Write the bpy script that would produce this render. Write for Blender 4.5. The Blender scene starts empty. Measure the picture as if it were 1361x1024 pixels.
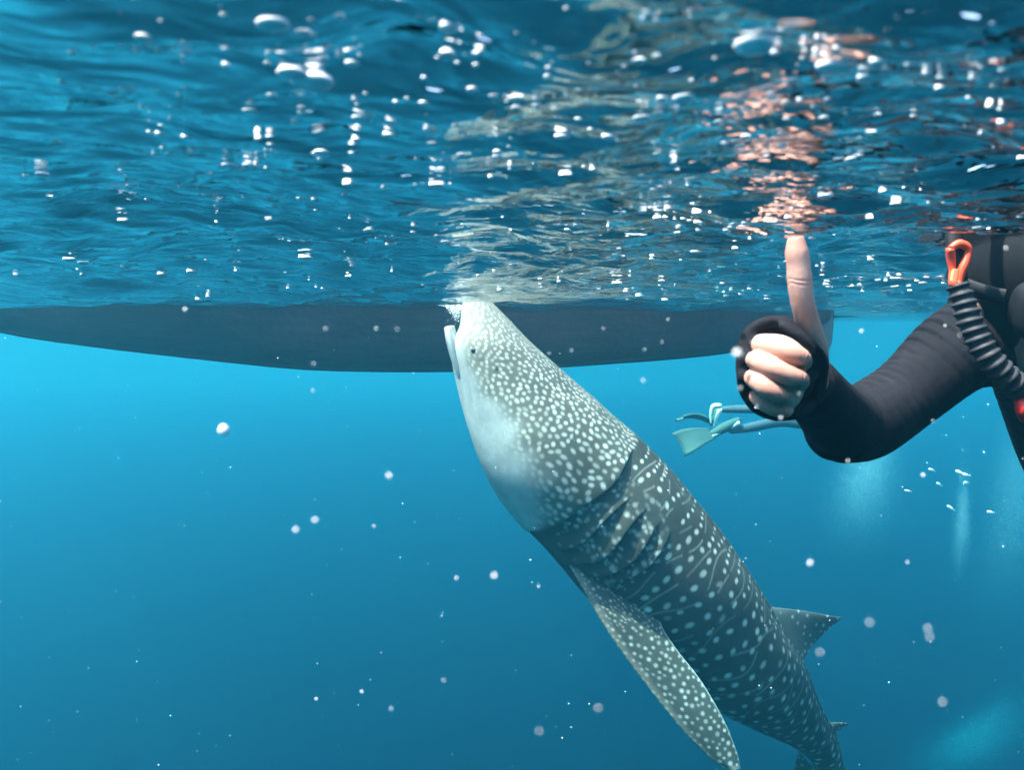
import bpy, bmesh, math, random
import numpy as np
from mathutils import Vector, Matrix, Quaternion
from math import sin, cos, pi, radians, sqrt, atan2

S = bpy.context.scene
COL = S.collection
random.seed(11)
RNG = np.random.default_rng(11)

# ------------------------------------------------------------------ camera, sky, sun, exposure
FPX, CX, HY, CAMZ = 972.0, 680.5, 430.0, -0.095      # focal length in photo pixels, principal column, horizon row, depth of the lens
cam_d = bpy.data.cameras.new('camera')
cam = bpy.data.objects.new('camera', cam_d); COL.objects.link(cam)
cam.location = (0, 0, CAMZ); cam.rotation_euler = (radians(90), 0, 0)
cam_d.sensor_width = 36.0
cam_d.lens = 36.0 * FPX / 1361.0
cam_d.shift_y = -(512.0 - HY) / 1361.0
cam_d.clip_start = 0.01; cam_d.clip_end = 400
cam_d.dof.use_dof = True
cam_d.dof.focus_distance = 2.6
cam_d.dof.aperture_fstop = cam_d.lens / 2.2           # a 2.2 mm pupil
S.camera = cam

SUN_EL, SUN_AZ = radians(65), radians(-112)            # azimuth: clockwise from +Y (view direction)
w = bpy.data.worlds.new('World'); S.world = w; w.use_nodes = True
wn = w.node_tree.nodes; wl = w.node_tree.links
bg = wn['Background']
sky = wn.new('ShaderNodeTexSky'); sky.sky_type = 'NISHITA'; sky.sun_disc = False
sky.sun_elevation = SUN_EL; sky.sun_rotation = SUN_AZ; sky.altitude = 0
wl.new(sky.outputs[0], bg.inputs[0]); bg.inputs[1].default_value = 0.15
sd = bpy.data.lights.new('sun', 'SUN'); sd.energy = 3.4; sd.angle = radians(0.53); sd.color = (1, 0.96, 0.9)
sun = bpy.data.objects.new('sun', sd); COL.objects.link(sun)
sdir = Vector((sin(SUN_AZ) * cos(SUN_EL), cos(SUN_AZ) * cos(SUN_EL), sin(SUN_EL)))
sun.rotation_euler = (-sdir).to_track_quat('-Z', 'Y').to_euler()
sun.location = (0, 0, 20)
vs = S.view_settings
vs.view_transform = 'Standard'; vs.look = 'None'; vs.gamma = 1; vs.use_curve_mapping = False
vs.exposure = 2.82
S.render.engine = 'CYCLES'
cy = S.cycles
cy.max_bounces = 10; cy.diffuse_bounces = 3; cy.glossy_bounces = 4; cy.transmission_bounces = 6
cy.volume_bounces = 1; cy.transparent_max_bounces = 12
cy.use_denoising = True
cy.sample_clamp_indirect = 6.0

# ------------------------------------------------------------------ helpers
def P(px, py, d):
    """The point d metres ahead that the photograph shows at pixel (px, py)."""
    return Vector(((px - CX) / FPX * d, d, CAMZ + (HY - py) / FPX * d))

class NT:
    def __init__(s, name):
        s.m = bpy.data.materials.new(name); s.m.use_nodes = True
        s.t = s.m.node_tree; s.n = s.t.nodes; s.bsdf = s.n.get('Principled BSDF'); s.out = s.n.get('Material Output')
    def add(s, typ, **kw):
        x = s.n.new(typ)
        for k, v in kw.items():
            if k.startswith('i_'):
                x.inputs[k[2:].replace('_', ' ')].default_value = v
            else:
                setattr(x, k, v)
        return x
    def link(s, a, b): s.t.links.new(a, b)
    def ramp(s, src, stops):
        r = s.add('ShaderNodeValToRGB'); e = r.color_ramp.elements
        while len(e) < len(stops): e.new(0.5)
        for q, (p, c) in zip(e, stops): q.position = p; q.color = (*c, 1) if len(c) == 3 else c
        s.link(src, r.inputs[0]); return r
    def bump(s, src, strength, dist, to=None, base=None):
        b = s.add('ShaderNodeBump'); b.inputs['Strength'].default_value = strength; b.inputs['Distance'].default_value = dist
        s.link(src, b.inputs['Height'])
        if base is not None: s.link(base, b.inputs['Normal'])
        if to is None: s.link(b.outputs[0], s.bsdf.inputs['Normal'])
        return b

def mesh_np(name, verts, faces, mat=None, parent=None, smooth=True, colors=None):
    """One mesh object from numpy vertices and quad (or list) faces."""
    me = bpy.data.meshes.new(name)
    v = np.asarray(verts, dtype=np.float32)
    if isinstance(faces, np.ndarray):
        n, k = faces.shape
        me.vertices.add(len(v)); me.vertices.foreach_set('co', v.ravel())
        me.loops.add(n * k); me.loops.foreach_set('vertex_index', faces.astype(np.int32).ravel())
        me.polygons.add(n)
        me.polygons.foreach_set('loop_start', np.arange(0, n * k, k, dtype=np.int32))
        me.update(calc_edges=True); me.validate()
    else:
        me.from_pydata([tuple(x) for x in v], [], [tuple(f) for f in faces]); me.update()
    if colors is not None:
        ca = me.color_attributes.new('Pigment', 'FLOAT_COLOR', 'POINT')
        c4 = np.ones((len(v), 4), np.float32); c4[:, :3] = colors
        ca.data.foreach_set('color', c4.ravel())
    if smooth: me.polygons.foreach_set('use_smooth', np.ones(len(me.polygons), bool))
    o = bpy.data.objects.new(name, me); COL.objects.link(o)
    if mat: me.materials.append(mat)
    if parent: o.parent = parent
    return o

def grid_faces(nu, nv, closed_v=False, off=0):
    """Quads of a nu x nv vertex grid (v fastest)."""
    i = np.arange(nu - 1)[:, None]; j = np.arange(nv if closed_v else nv - 1)[None, :]
    j2 = (j + 1) % nv
    f = np.stack([i * nv + j, i * nv + j2, (i + 1) * nv + j2, (i + 1) * nv + j], -1)
    return f.reshape(-1, 4) + off

def tag(o, label, cat, group=None, kind=None):
    o['label'] = label; o['category'] = cat
    if group: o['group'] = group
    if kind: o['kind'] = kind
    return o

def empty(name, loc, label, cat, group=None):
    o = bpy.data.objects.new(name, None); COL.objects.link(o); o.location = loc
    return tag(o, label, cat, group)

def tube(path, radii, n=16, cap=True, squash=None):
    """Vertices and faces of a tube along a path (parallel-transported), with round caps."""
    pts = [Vector(p) for p in path]; m = len(pts)
    T = [(pts[min(i + 1, m - 1)] - pts[max(i - 1, 0)]).normalized() for i in range(m)]
    a = Vector((0, 0, 1)) if abs(T[0].z) < .9 else Vector((1, 0, 0))
    N = (a - T[0] * a.dot(T[0])).normalized(); vv = []
    for i in range(m):
        N = (N - T[i] * N.dot(T[i])).normalized(); B = T[i].cross(N)
        for k in range(n):
            t = 2 * pi * k / n
            vv.append(pts[i] + (N * cos(t) + B * sin(t) * (squash or 1)) * radii[i])
    ff = []
    for i in range(m - 1):
        for k in range(n):
            ff.append((i * n + k, i * n + (k + 1) % n, (i + 1) * n + (k + 1) % n, (i + 1) * n + k))
    if cap:
        ff.append(tuple(range(n - 1, -1, -1))); ff.append(tuple((m - 1) * n + k for k in range(n)))
    return vv, ff

def spline(pts, n):
    """n samples of a Catmull-Rom spline through points (any dimension)."""
    p = np.asarray(pts, float); m = len(p)
    if p.ndim == 1: p = p[:, None]
    t = np.linspace(0, m - 1, n); i = np.clip(t.astype(int), 0, m - 2); f = (t - i)[:, None]
    a = p[np.clip(i - 1, 0, m - 1)]; b = p[i]; c = p[i + 1]; d = p[np.clip(i + 2, 0, m - 1)]
    a = np.where((i == 0)[:, None], 2 * b - c, a); d = np.where((i == m - 2)[:, None], 2 * c - b, d)
    return 0.5 * (2 * b + (c - a) * f + (2 * a - 5 * b + 4 * c - d) * f ** 2 + (3 * b - a - 3 * c + d) * f ** 3)

def interp(x, xs, ys):
    return np.interp(x, xs, ys)

# ------------------------------------------------------------------ waves
WSEED = 1257
WAVES = []
random.seed(WSEED)
for lam, n, slope, spread in ((1.5, 7, 0.05, 0.9), (0.62, 9, 0.068, 1.1), (0.26, 14, 0.10, 1.2), (0.11, 18, 0.105, 1.3), (0.05, 20, 0.11, 1.5)):
    for q in range(n):
        L = lam * math.exp(random.uniform(-.42, .42)); k = 2 * pi / L
        th = radians(62) + random.uniform(-spread, spread)
        WAVES.append((k * cos(th), k * sin(th), random.uniform(0, 2 * pi), slope / sqrt(n / 2) / k, L))

def wave_h(x, y, step=0.0):
    z = np.zeros_like(x, dtype=float)
    for kx, ky, ph, a, L in WAVES:
        f = 1.0 if np.isscalar(step) else np.clip((L / np.maximum(step, 1e-6) - 2.5) / 2.5, 0, 1)
        p = kx * x + ky * y + ph
        z += a * f * (np.sin(p) + 0.18 * np.sin(2 * p + 0.6))
    calm = 1 - 0.55 * np.exp(-((x) ** 2 + (y) ** 2) / 0.10)           # keeps the lens under water
    return z * calm
# ------------------------------------------------------------------ the sea: one closed body with a rippled top
def build_water():
    m = NT('sea_water'); m.n.remove(m.bsdf)
    tc = m.add('ShaderNodeTexCoord')
    mp = m.add('ShaderNodeMapping'); mp.inputs['Scale'].default_value = (1.0, 1.5, 1.0); mp.inputs['Rotation'].default_value = (0, 0, .5)
    m.link(tc.outputs['Object'], mp.inputs[0])
    n1 = m.add('ShaderNodeTexNoise', i_Scale=17.0, i_Detail=3.0, i_Roughness=.5, i_Distortion=.5); m.link(mp.outputs[0], n1.inputs['Vector'])
    n2 = m.add('ShaderNodeTexNoise', i_Scale=55.0, i_Detail=1.0, i_Distortion=.3); m.link(mp.outputs[0], n2.inputs['Vector'])
    b1 = m.bump(n1.outputs[0], 1.0, 0.0095, to=0)
    b2 = m.bump(n2.outputs[0], 1.0, 0.0012, to=0, base=b1.outputs[0])
    nrm = b2.outputs[0]
    fr = m.add('ShaderNodeFresnel', i_IOR=1.333); m.link(nrm, fr.inputs['Normal'])
    gl = m.add('ShaderNodeBsdfGlossy', i_Roughness=.02); m.link(nrm, gl.inputs['Normal'])
    rf = m.add('ShaderNodeBsdfRefraction', i_Roughness=.09, i_IOR=1.333); m.link(nrm, rf.inputs['Normal'])
    tr = m.add('ShaderNodeBsdfTransparent')
    mx = m.add('ShaderNodeMixShader'); mx.inputs[0].default_value = TRANS
    m.link(rf.outputs[0], mx.inputs[1]); m.link(tr.outputs[0], mx.inputs[2])
    m2 = m.add('ShaderNodeMixShader'); m.link(fr.outputs[0], m2.inputs[0]); m.link(mx.outputs[0], m2.inputs[1]); m.link(gl.outputs[0], m2.inputs[2])
    m.link(m2.outputs[0], m.out.inputs['Surface'])
    vc = m.add('ShaderNodeVolumeCoefficients')
    vc.inputs['Absorption Coefficients'].default_value = VOL_ABS
    vc.inputs['Scatter Coefficients'].default_value = VOL_SCA
    vc.inputs['Anisotropy'].default_value = VOL_G
    m.link(vc.outputs[0], m.out.inputs['Volume'])
    m.m.cycles.homogeneous_volume = True
    # polar sheet, dense in front of the lens
    th = np.concatenate([np.linspace(-48, 48, 1050), np.linspace(48, 312, 150)[1:-1]]) * pi / 180
    r = np.geomspace(0.03, 90.0, 640)
    R, TH = np.meshgrid(r, th, indexing='ij')
    X = R * np.sin(TH); Y = R * np.cos(TH)
    step = np.maximum(R * (r[1] / r[0] - 1), R * np.where(np.abs(TH) < 0.84, .0016, .031))
    Z = wave_h(X, Y, step)
    nr, nt = R.shape
    V = np.stack([X, Y, Z], -1).reshape(-1, 3)
    F = grid_faces(nr, nt, True)[:, ::-1]
    rim = nr * nt
    bot = V[(nr - 1) * nt:].copy(); bot[:, 2] = -45
    V = np.concatenate([V, bot, [[0, 0, float(wave_h(np.zeros(1), np.zeros(1))[0])], [0, 0, -45]]])
    j = np.arange(nt); j2 = (j + 1) % nt; a = (nr - 1) * nt
    side = np.stack([a + j, rim + j, rim + j2, a + j2], -1)[:, ::-1]
    side = side[:, ::-1]
    c0, c1 = len(V) - 2, len(V) - 1
    o = mesh_np('water', V, np.concatenate([F, side[:, ::-1]]), m.m)
    bm = bmesh.new(); bm.from_mesh(o.data); bm.verts.ensure_lookup_table()
    for q in range(nt):
        bm.faces.new((bm.verts[c0], bm.verts[(q + 1) % nt], bm.verts[q]))
        bm.faces.new((bm.verts[c1], bm.verts[rim + q], bm.verts[rim + (q + 1) % nt]))
    bmesh.ops.recalc_face_normals(bm, faces=bm.faces)
    bm.to_mesh(o.data); bm.free()
    o.data.polygons.foreach_set('use_smooth', np.ones(len(o.data.polygons), bool))
    o['kind'] = 'structure'
    return o

TRANS = 0.65
VOL_ABS = (0.112, 0.0155, 0.0048); VOL_SCA = (0.0050, 0.0275, 0.0385); VOL_G = 0.66
water = build_water()
print('WATER verts', len(water.data.vertices), 'z near', [round(float(wave_h(np.array([a]), np.array([b]))[0]), 3) for a, b in ((0, 0), (.317, .8), (.75, 1.1), (-.25, 3.8), (0, .2))])
# added absorbing layer a few metres down, darkens the downward view
def build_deep():
    m = NT('added_deep_absorption'); m.n.remove(m.bsdf)
    vc = m.add('ShaderNodeVolumeCoefficients')
    vc.inputs['Absorption Coefficients'].default_value = DEEP_ABS
    vc.inputs['Scatter Coefficients'].default_value = (0, 0, 0)
    m.link(vc.outputs[0], m.out.inputs['Volume']); m.m.cycles.homogeneous_volume = True
    v = [(x, y, z) for z in (-44, DEEP_Z) for x, y in ((-60, -60), (60, -60), (60, 60), (-60, 60))]
    f = [(3, 2, 1, 0), (4, 5, 6, 7)] + [(k, (k + 1) % 4, (k + 1) % 4 + 4, k + 4) for k in range(4)]
    o = mesh_np('added_deep_absorber', v, f, m.m, smooth=False); o['kind'] = 'structure'
DEEP_ABS = (.30, .052, .040); DEEP_Z = -5.2
build_deep()
# ------------------------------------------------------------------ the boat
def build_boat():
    D = 4.8
    root = empty('boat', (P(520, 405, D).x, D, 0), 'long dark wooden boat hull floating behind the shark', 'boat')
    inv = Matrix.Translation(-root.location)
    m = NT('hull_paint'); m.bsdf.inputs['Roughness'].default_value = .75
    tc = m.add('ShaderNodeTexCoord'); mp = m.add('ShaderNodeMapping'); mp.inputs['Scale'].default_value = (1.2, 6, 9); m.link(tc.outputs['Object'], mp.inputs[0])
    n = m.add('ShaderNodeTexNoise', i_Scale=3.0, i_Detail=6.0, i_Roughness=.65); m.link(mp.outputs[0], n.inputs['Vector'])
    r = m.ramp(n.outputs[0], [(.32, (.13, .04, .042)), (.55, (.165, .052, .052)), (.75, (.20, .075, .07))]); m.link(r.outputs[0], m.bsdf.inputs['Base Color'])
    n2 = m.add('ShaderNodeTexNoise', i_Scale=26.0, i_Detail=4.0); m.link(tc.outputs['Object'], n2.inputs['Vector']); m.bump(n2.outputs[0], .5, .01)
    px = np.array([-120, -60, 0, 100, 228, 300, 400, 500, 600, 700, 800, 900, 980, 1050, 1085, 1108])
    by = np.array([404, 424, 440, 455, 470, 478, 488.5, 491, 491, 488, 481, 474, 465, 452, 440, 416])
    N = 90
    q = np.linspace(-120, 1108, N); yb = np.interp(q, px, by)
    yb = np.convolve(np.pad(yb, 3, mode='edge'), np.ones(7) / 7, 'valid')
    X = (q - CX) / FPX * D - root.location.x
    keel = CAMZ + (HY - yb) / FPX * D
    u = np.linspace(-1, 1, N)
    beam = .40 * (1 - np.abs(u) ** 3.2) ** .8 + .012
    top = .30 + .26 * np.abs(u) ** 2.6
    verts = []; K = 15
    for i in range(N):
        for sgn in (1,):
            for k in range(2 * K + 1):
                t = (k - K) / K                                     # -1 .. 1 across
                a = abs(t)
                yy = beam[i] * np.sign(t) * (a ** .62)
                zz = keel[i] + (top[i] - keel[i]) * (a ** 2.6)
                verts.append((X[i], yy, zz))
    nv = 2 * K + 1
    F = [tuple(x) for x in grid_faces(N, nv)]
    inner = len(verts)
    for i in range(N):
        for k in range(nv):
            x, y, z = verts[i * nv + k]
            a = abs((k - K) / K)
            verts.append((x, y * (1 - .03 / max(beam[i], .04)), z + .03 * (1 - a ** 4)))
    F += [tuple(x[::-1]) for x in grid_faces(N, nv, off=inner)]
    for i in range(N - 1):
        for k, fl in ((0, 0), (nv - 1, 1)):
            f = (i * nv + k, (i + 1) * nv + k, inner + (i + 1) * nv + k, inner + i * nv + k)
            F.append(f if fl == 0 else f[::-1])
    for i in (0, N - 1):
        for k in range(nv - 1):
            F.append((i * nv + k, i * nv + k + 1, inner + i * nv + k + 1, inner + i * nv + k))
    o = mesh_np('hull', verts, F, m.m, root)
    # wooden rub rails, keel strip, thwarts and the far outrigger
    wood = NT('weathered_wood'); wood.bsdf.inputs['Base Color'].default_value = (.22, .16, .10, 1); wood.bsdf.inputs['Roughness'].default_value = .8
    for sg in (-1, 1):
        vv, ff = tube([(X[i], sg * (beam[i] + .012), top[i]) for i in range(0, N, 3)], [.022] * len(range(0, N, 3)), 8)
        mesh_np('rub_rail', vv, ff, wood.m, root)
    vv, ff = tube([(X[i], 0, keel[i] - .004) for i in range(8, N - 3, 3)], [.017] * len(range(8, N - 3, 3)), 8)
    mesh_np('keel_strip', vv, ff, m.m, root)
    for i in (22, 40, 58, 72):
        vv, ff = tube([(X[i], -beam[i], top[i] - .05), (X[i], beam[i], top[i] - .05)], [.06, .06], 8, squash=.3)
        mesh_np('bench', vv, ff, wood.m, root)
    # steering blade hung on the stern
    rx = P(1092, 0, D).x - root.location.x
    prof = [(-.075, .30), (.055, .30), (.078, -.10), (.066, -.22), (.02, -.345), (-.045, -.36), (-.078, -.2)]
    vv = [(rx + x, .0 + y, z) for y in (-.016, .016) for x, z in prof]; n_ = len(prof)
    ff = [tuple(range(n_ - 1, -1, -1)), tuple(range(n_, 2 * n_))] + [(k, (k + 1) % n_, n_ + (k + 1) % n_, n_ + k) for k in range(n_)]
    mb = NT('rudder_paint'); mb.bsdf.inputs['Base Color'].default_value = (.16, .15, .15, 1)
    ro = mesh_np('rudder', vv, ff, mb.m, root, smooth=False)
    bv = ro.modifiers.new('b', 'BEVEL'); bv.width = .012; bv.segments = 2
    # the bamboo float on the far side
    yo = 1.75
    x0, x1 = P(560, 0, D + yo).x - root.location.x, P(1240, 0, D + yo).x - root.location.x
    xs = np.linspace(x0, x1, 50)
    bam = NT('bamboo'); bam.bsdf.inputs['Base Color'].default_value = (.20, .19, .15, 1)
    vv, ff = tube([(x, yo, -.015 + .10 * (k / 49) ** 8) for k, x in enumerate(xs)], [.052 * (1 + (.10 if k % 6 == 0 else 0)) * (1 - .5 * (k / 49) ** 10) for k in range(50)], 12)
    mesh_np('outrigger_float', vv, ff, bam.m, root)
    for i in (50, 68):
        pts = [(X[i], -.05, top[i] + .04), (X[i], .6, top[i] + .14), (X[i], 1.3, .24), (X[i], yo, .035)]
        vv, ff = tube([Vector(p) for p in spline(pts, 14)], [.03] * 14, 10); mesh_np('outrigger_arm', vv, ff, bam.m, root)
    return root
boat = build_boat()
# ------------------------------------------------------------------ the whale shark
SH = np.array([  # belly outline px,py | back outline px,py | distance | depth factor
 (618, 390, 634, 383, 3.80, 1.3), (614, 411, 654, 403, 3.80, 1.55), (610, 434, 676, 425, 3.80, 1.55), (599, 467, 700, 450, 3.80, 1.40),
 (611, 525, 733, 479, 3.80, 1.28), (625, 575, 763, 506, 3.80, 1.20), (640, 618, 790, 529, 3.80, 1.14), (660, 657, 814, 551, 3.80, 1.08),
 (688, 690, 838, 572, 3.81, 1.02), (712, 714, 860, 593, 3.82, 1.0), (742, 748, 886, 620, 3.83, .98), (768, 778, 912, 650, 3.85, .97),
 (802, 814, 942, 688, 3.87, .96), (846, 852, 975, 733, 3.90, .94), (895, 893, 1005, 780, 3.94, .92), (940, 934, 1034, 828, 4.00, .90),
 (984, 958, 1059, 872, 4.08, .88), (1020, 975, 1076, 912, 4.17, .86), (1052, 991, 1092, 947, 4.27, .85), (1074, 1008, 1108, 977, 4.36, .9),
 (1086, 1030, 1117, 1006, 4.45, .9), (1096, 1056, 1124, 1040, 4.54, .85), (1106, 1080, 1130, 1068, 4.62, .7), (1118, 1098, 1134, 1092, 4.68, .5)], float)
ROLL = radians(30)
NU, NV = 1060, 440
GILL_L = []

def build_shark():
    root_loc = P(860, 730, 3.87)
    root = empty('whale_shark', root_loc, 'spotted whale shark rising with its open mouth at the surface', 'whale shark')
    S_ = spline(SH, NU)
    Vn = np.stack([(S_[:, 0] - CX) / FPX * S_[:, 4], S_[:, 4], CAMZ + (HY - S_[:, 1]) / FPX * S_[:, 4]], -1)
    Dn = np.stack([(S_[:, 2] - CX) / FPX * S_[:, 4], S_[:, 4], CAMZ + (HY - S_[:, 3]) / FPX * S_[:, 4]], -1)
    C = (Vn + Dn) / 2
    A = Dn - Vn; a = np.linalg.norm(A, axis=1) / 2; R = A / (2 * a)[:, None]
    T = np.gradient(C, axis=0); T /= np.linalg.norm(T, axis=1)[:, None]
    B = np.cross(R, T); B /= np.linalg.norm(B, axis=1)[:, None]
    B *= np.sign(-B[:, 1])[:, None]                                  # towards the camera side
    L = np.concatenate([[0], np.cumsum(np.linalg.norm(np.diff(C, axis=0), axis=1))])
    b = a * S_[:, 5]
    e = np.clip(np.arange(NU) / 26, 0, 1); rnd = np.sqrt(1 - (1 - e) ** 2) * .9 + .1     # round snout
    a_ = a * rnd; b_ = b * rnd
    al = np.linspace(0, 2 * pi, NV, endpoint=False)
    AL, LL = np.meshgrid(al, L); phi = AL + ROLL                      # angle from the back ridge
    ca, sa = np.cos(AL), np.sin(AL)
    disp = np.zeros_like(AL)
    Ls = lambda k: float(np.interp(k, np.linspace(0, len(SH) - 1, NU), L))
    deg = np.degrees(AL)
    def win(x, lo, hi, s): return np.clip((x - lo) / s, 0, 1) * np.clip((hi - x) / s, 0, 1)
    def smooth(t): t = np.clip(t, 0, 1); return t * t * (3 - 2 * t)
    # gill flaps: each swells towards the tail and drops at its edge
    g0 = Ls(8.22)
    slit = np.zeros_like(AL)
    for k, (off, lo, hi, h, run) in enumerate(((0, 30, 176, .017, .26), (.125, 66, 166, .015, .10), (.225, 62, 158, .018, .095), (.31, 60, 144, .016, .08), (.39, 58, 130, .012, .07))):
        for sgn, dd in ((1, deg), (-1, (360 - 2 * math.degrees(ROLL) - deg) % 360)):
            bow = .028 * np.sin((dd - lo) / (hi - lo) * pi) * (1 if k else .4) + .010 * np.sin(dd * .11 + k)
            t = LL - (g0 + off + bow)
            wv = smooth(win(dd, lo, hi, 26))
            up = smooth((t + run) / run) ** 1.6 * (1 - smooth((t + .004) / .012))
            drop = -.6 * smooth((t + .002) / .012) * np.exp(-np.clip(t, 0, 9) / .035)
            fade = 1 - smooth((dd - (136 if sgn == 1 else 84)) / 34)
            disp += h * wv * (up * (fade if k else .35 + .65 * fade) + drop * fade)
            slit = np.maximum(slit, wv * np.exp(-((t - .006) / .008) ** 2))
    # long ridges down the back
    pd = (np.degrees(phi) + 180) % 360 - 180
    body_w = smooth((LL - g0 - .02) / .4) * smooth((Ls(21) - LL) / .6)
    for rd in (0, 24, 44, -24, -44):
        disp += .010 * body_w * np.exp(-((pd - rd) / 3.2) ** 2)
    # muscle and skin unevenness
    disp += .004 * np.sin(LL * 9 + 2 * np.sin(AL * 2)) * np.cos(AL * 3 + LL * 2)
    # eye bulge
    pos = C[:, None, :] + (a_[:, None] * ca)[..., None] * R[:, None, :] + (b_[:, None] * sa)[..., None] * B[:, None, :]
    nrm = (ca / a_[:, None])[..., None] * R[:, None, :] + (sa / b_[:, None])[..., None] * B[:, None, :]
    nrm /= np.linalg.norm(nrm, axis=2)[..., None]
    pos = pos + nrm * disp[..., None]
    # ---------------- pigment
    rad = ((a + b) / 2)[:, None] * np.ones_like(AL)
    W = phi * rad
    rng = np.random.default_rng(5)
    head = 1 - smooth((LL - g0 + .03) / .06)                          # 1 on the head
    xs = [0, Ls(2), Ls(3.4), Ls(5), Ls(6.6), Ls(7.7), Ls(8.2), Ls(8.5), Ls(9.2), Ls(11), Ls(15), 9]
    ys = [136, 132, 122, 101, 106, 118, 134, 172, 168, 162, 158, 150]
    bnd = np.interp(LL, xs, ys)
    noise = 3 * np.sin(LL * 21 + 1) + 3 * np.sin(LL * 47) + 2 * np.sin(AL * 9 + LL * 13)
    ddv = np.where(deg > 150 + 0, 300 - deg, deg)                     # mirrored about the belly line (150 deg)
    white = smooth((ddv + noise - bnd + 14) / 30)
    snout = 1 - smooth((LL - .05) / .55)
    side = np.clip((AL - .2) / 1.6, 0, 1)
    hb = np.array([.086, .083, .063])[None, None] * (1 - snout[..., None]) + np.array([.19, .17, .13])[None, None] * snout[..., None]
    hb = hb * (1 + .45 * smooth((ddv - bnd + 42) / 42))[..., None]
    bb = np.array([.056, .054, .043])[None, None] * np.ones_like(hb)
    mott = .5 + .5 * np.sin(LL * 6 + 1.3 * np.sin(AL * 3)) * np.sin(AL * 4 + LL * 3)
    bb = bb * (.85 + .35 * mott[..., None])
    base = hb * head[..., None] + bb * (1 - head[..., None])
    wcol = np.array([.40, .415, .39])[None, None]
    col = base * (1 - white[..., None]) + wcol * white[..., None]
    lip = np.exp(-((deg - 152) / 22) ** 2) * (1 - smooth((LL - .18) / .12))
    col = col * (1 - lip[..., None]) + np.array([.46, .48, .46]) * lip[..., None]
    spot = np.zeros_like(AL)
    def stamp(l0, p0, rl, rw, tilt, amp, soft=.45):
        """an elliptic spot at length l0 and angle p0 (from the picture-side back edge)"""
        ext = max(rl, rw) * 1.6
        i0, i1 = int(np.searchsorted(L, l0 - ext)), min(int(np.searchsorted(L, l0 + ext)) + 1, NU)
        if i1 - i0 < 2: return
        ic = min((i0 + i1) // 2, NU - 1); rr = math.hypot(a[ic] * sin(p0), b[ic] * cos(p0))
        hw = ext / max(rr, .03); j0 = int((p0 - hw) / (2 * pi) * NV); j1 = int((p0 + hw) / (2 * pi) * NV) + 2
        jj = np.arange(j0, j1); x = L[i0:i1, None] - l0; y = (jj[None, :] * 2 * pi / NV - p0) * rr
        ct, st = cos(tilt), sin(tilt)
        dd = np.sqrt(((x * ct + y * st) / rl) ** 2 + ((-x * st + y * ct) / rw) ** 2)
        v = amp * np.clip((1 + soft - dd) / (2 * soft), 0, 1)
        ii = np.arange(i0, i1)[:, None]; J = (jj % NV)[None, :]
        spot[ii, J] = np.maximum(spot[ii, J], v)
    # head: crowded pale spots, smallest at the snout
    placed = []
    cell = {}
    for _ in range(26000):
        l0 = rng.uniform(.02, g0 - .006); p0 = rng.uniform(-1.3, 2.65)
        i = int(np.searchsorted(L, l0)); i = min(i, NU - 1)
        rr = (a[i] + b[i]) / 2
        f = np.clip(l0 / g0, 0, 1)
        top = np.clip(1 - (p0 + .2) / 1.0, 0, 1)
        sp = (.0155 + .0185 * f ** .8) * (1 - .30 * top)
        key = (int(l0 / .045), int(p0 * rr / .045)); ok = True
        for dx in (-1, 0, 1):
            for dy in (-1, 0, 1):
                for (l2, w2) in cell.get((key[0] + dx, key[1] + dy), ()):
                    if (l2 - l0) ** 2 + (w2 - p0 * rr) ** 2 < sp * sp: ok = False
        if not ok: continue
        cell.setdefault(key, []).append((l0, p0 * rr))
        asp = 1 + rng.random() * (.5 + .9 * top)
        r0 = sp * (.285 + .09 * rng.random()) * (1 - .12 * top)
        stamp(l0, p0, r0 * asp, r0 / asp ** .3, rng.normal(0, .5), (.5 + .5 * rng.random()) * (.45 + .55 * np.clip(f * 2.2, 0, 1)))
    # flank behind the gills: columns of round spots with thin pale lines between
    k = 0; l = g0 + .035
    Lend = L[-1]
    gz = lambda l0, p0: (l0 < g0 + .46) and (p0 > 1.0)                # gill patch: loose small spots instead
    while l < Lend - .05:
        frac = (l - g0) / (Lend - g0)
        gap = .094 * (1 - .30 * frac)
        w1, w2, ph1 = rng.uniform(.014, .030), rng.uniform(2.5, 5), rng.uniform(0, 6)
        path = lambda p, l=l, w1=w1, w2=w2, ph1=ph1: l + w1 * np.sin(p * w2 + ph1) - .05 * (p - 1)
        i = min(int(np.searchsorted(L, l)), NU - 1); rr0 = (a[i] + b[i]) / 2
        p = -1.5 + rng.uniform(0, .1)
        while p < 2.6:
            big = np.clip((p - .15) / .8, 0, 1)
            if not gz(path(p), p):
                r0 = (.0070 + .0084 * big * rng.uniform(.75, 1.2)) * (1 - .25 * frac)
                asp = rng.uniform(1.0, 1.55)
                stamp(path(p) + rng.normal(0, .0035), p, r0 / asp ** .4, r0 * asp ** .8, rng.normal(.15, .25), rng.uniform(.72, 1.0) if rng.random() > .12 else .4, .38)
            p += (.034 + .046 * big * rng.uniform(.7, 1.3)) / max(rr0, .05)
        # the line half-way to the next column, in broken pieces
        lm = gap * .5 + rng.normal(0, .006); p = -1.5; wob = rng.uniform(0, 6)
        while p < 2.5:
            ln = rng.uniform(.08, .30) / max(rr0, .06)
            if rng.random() < .74:
                pp = np.arange(p, p + ln, .008 / max(rr0, .06))
                amp = rng.uniform(.2, .38)
                for q in pp:
                    lq = path(q) + lm + .016 * sin(q * 5.5 + wob)
                    if not gz(lq, q): stamp(lq, q, .0042, .006, 0, amp, .6)
            p += ln + rng.uniform(.03, .10) / max(rr0, .06)
        l += gap; k += 1
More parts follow.
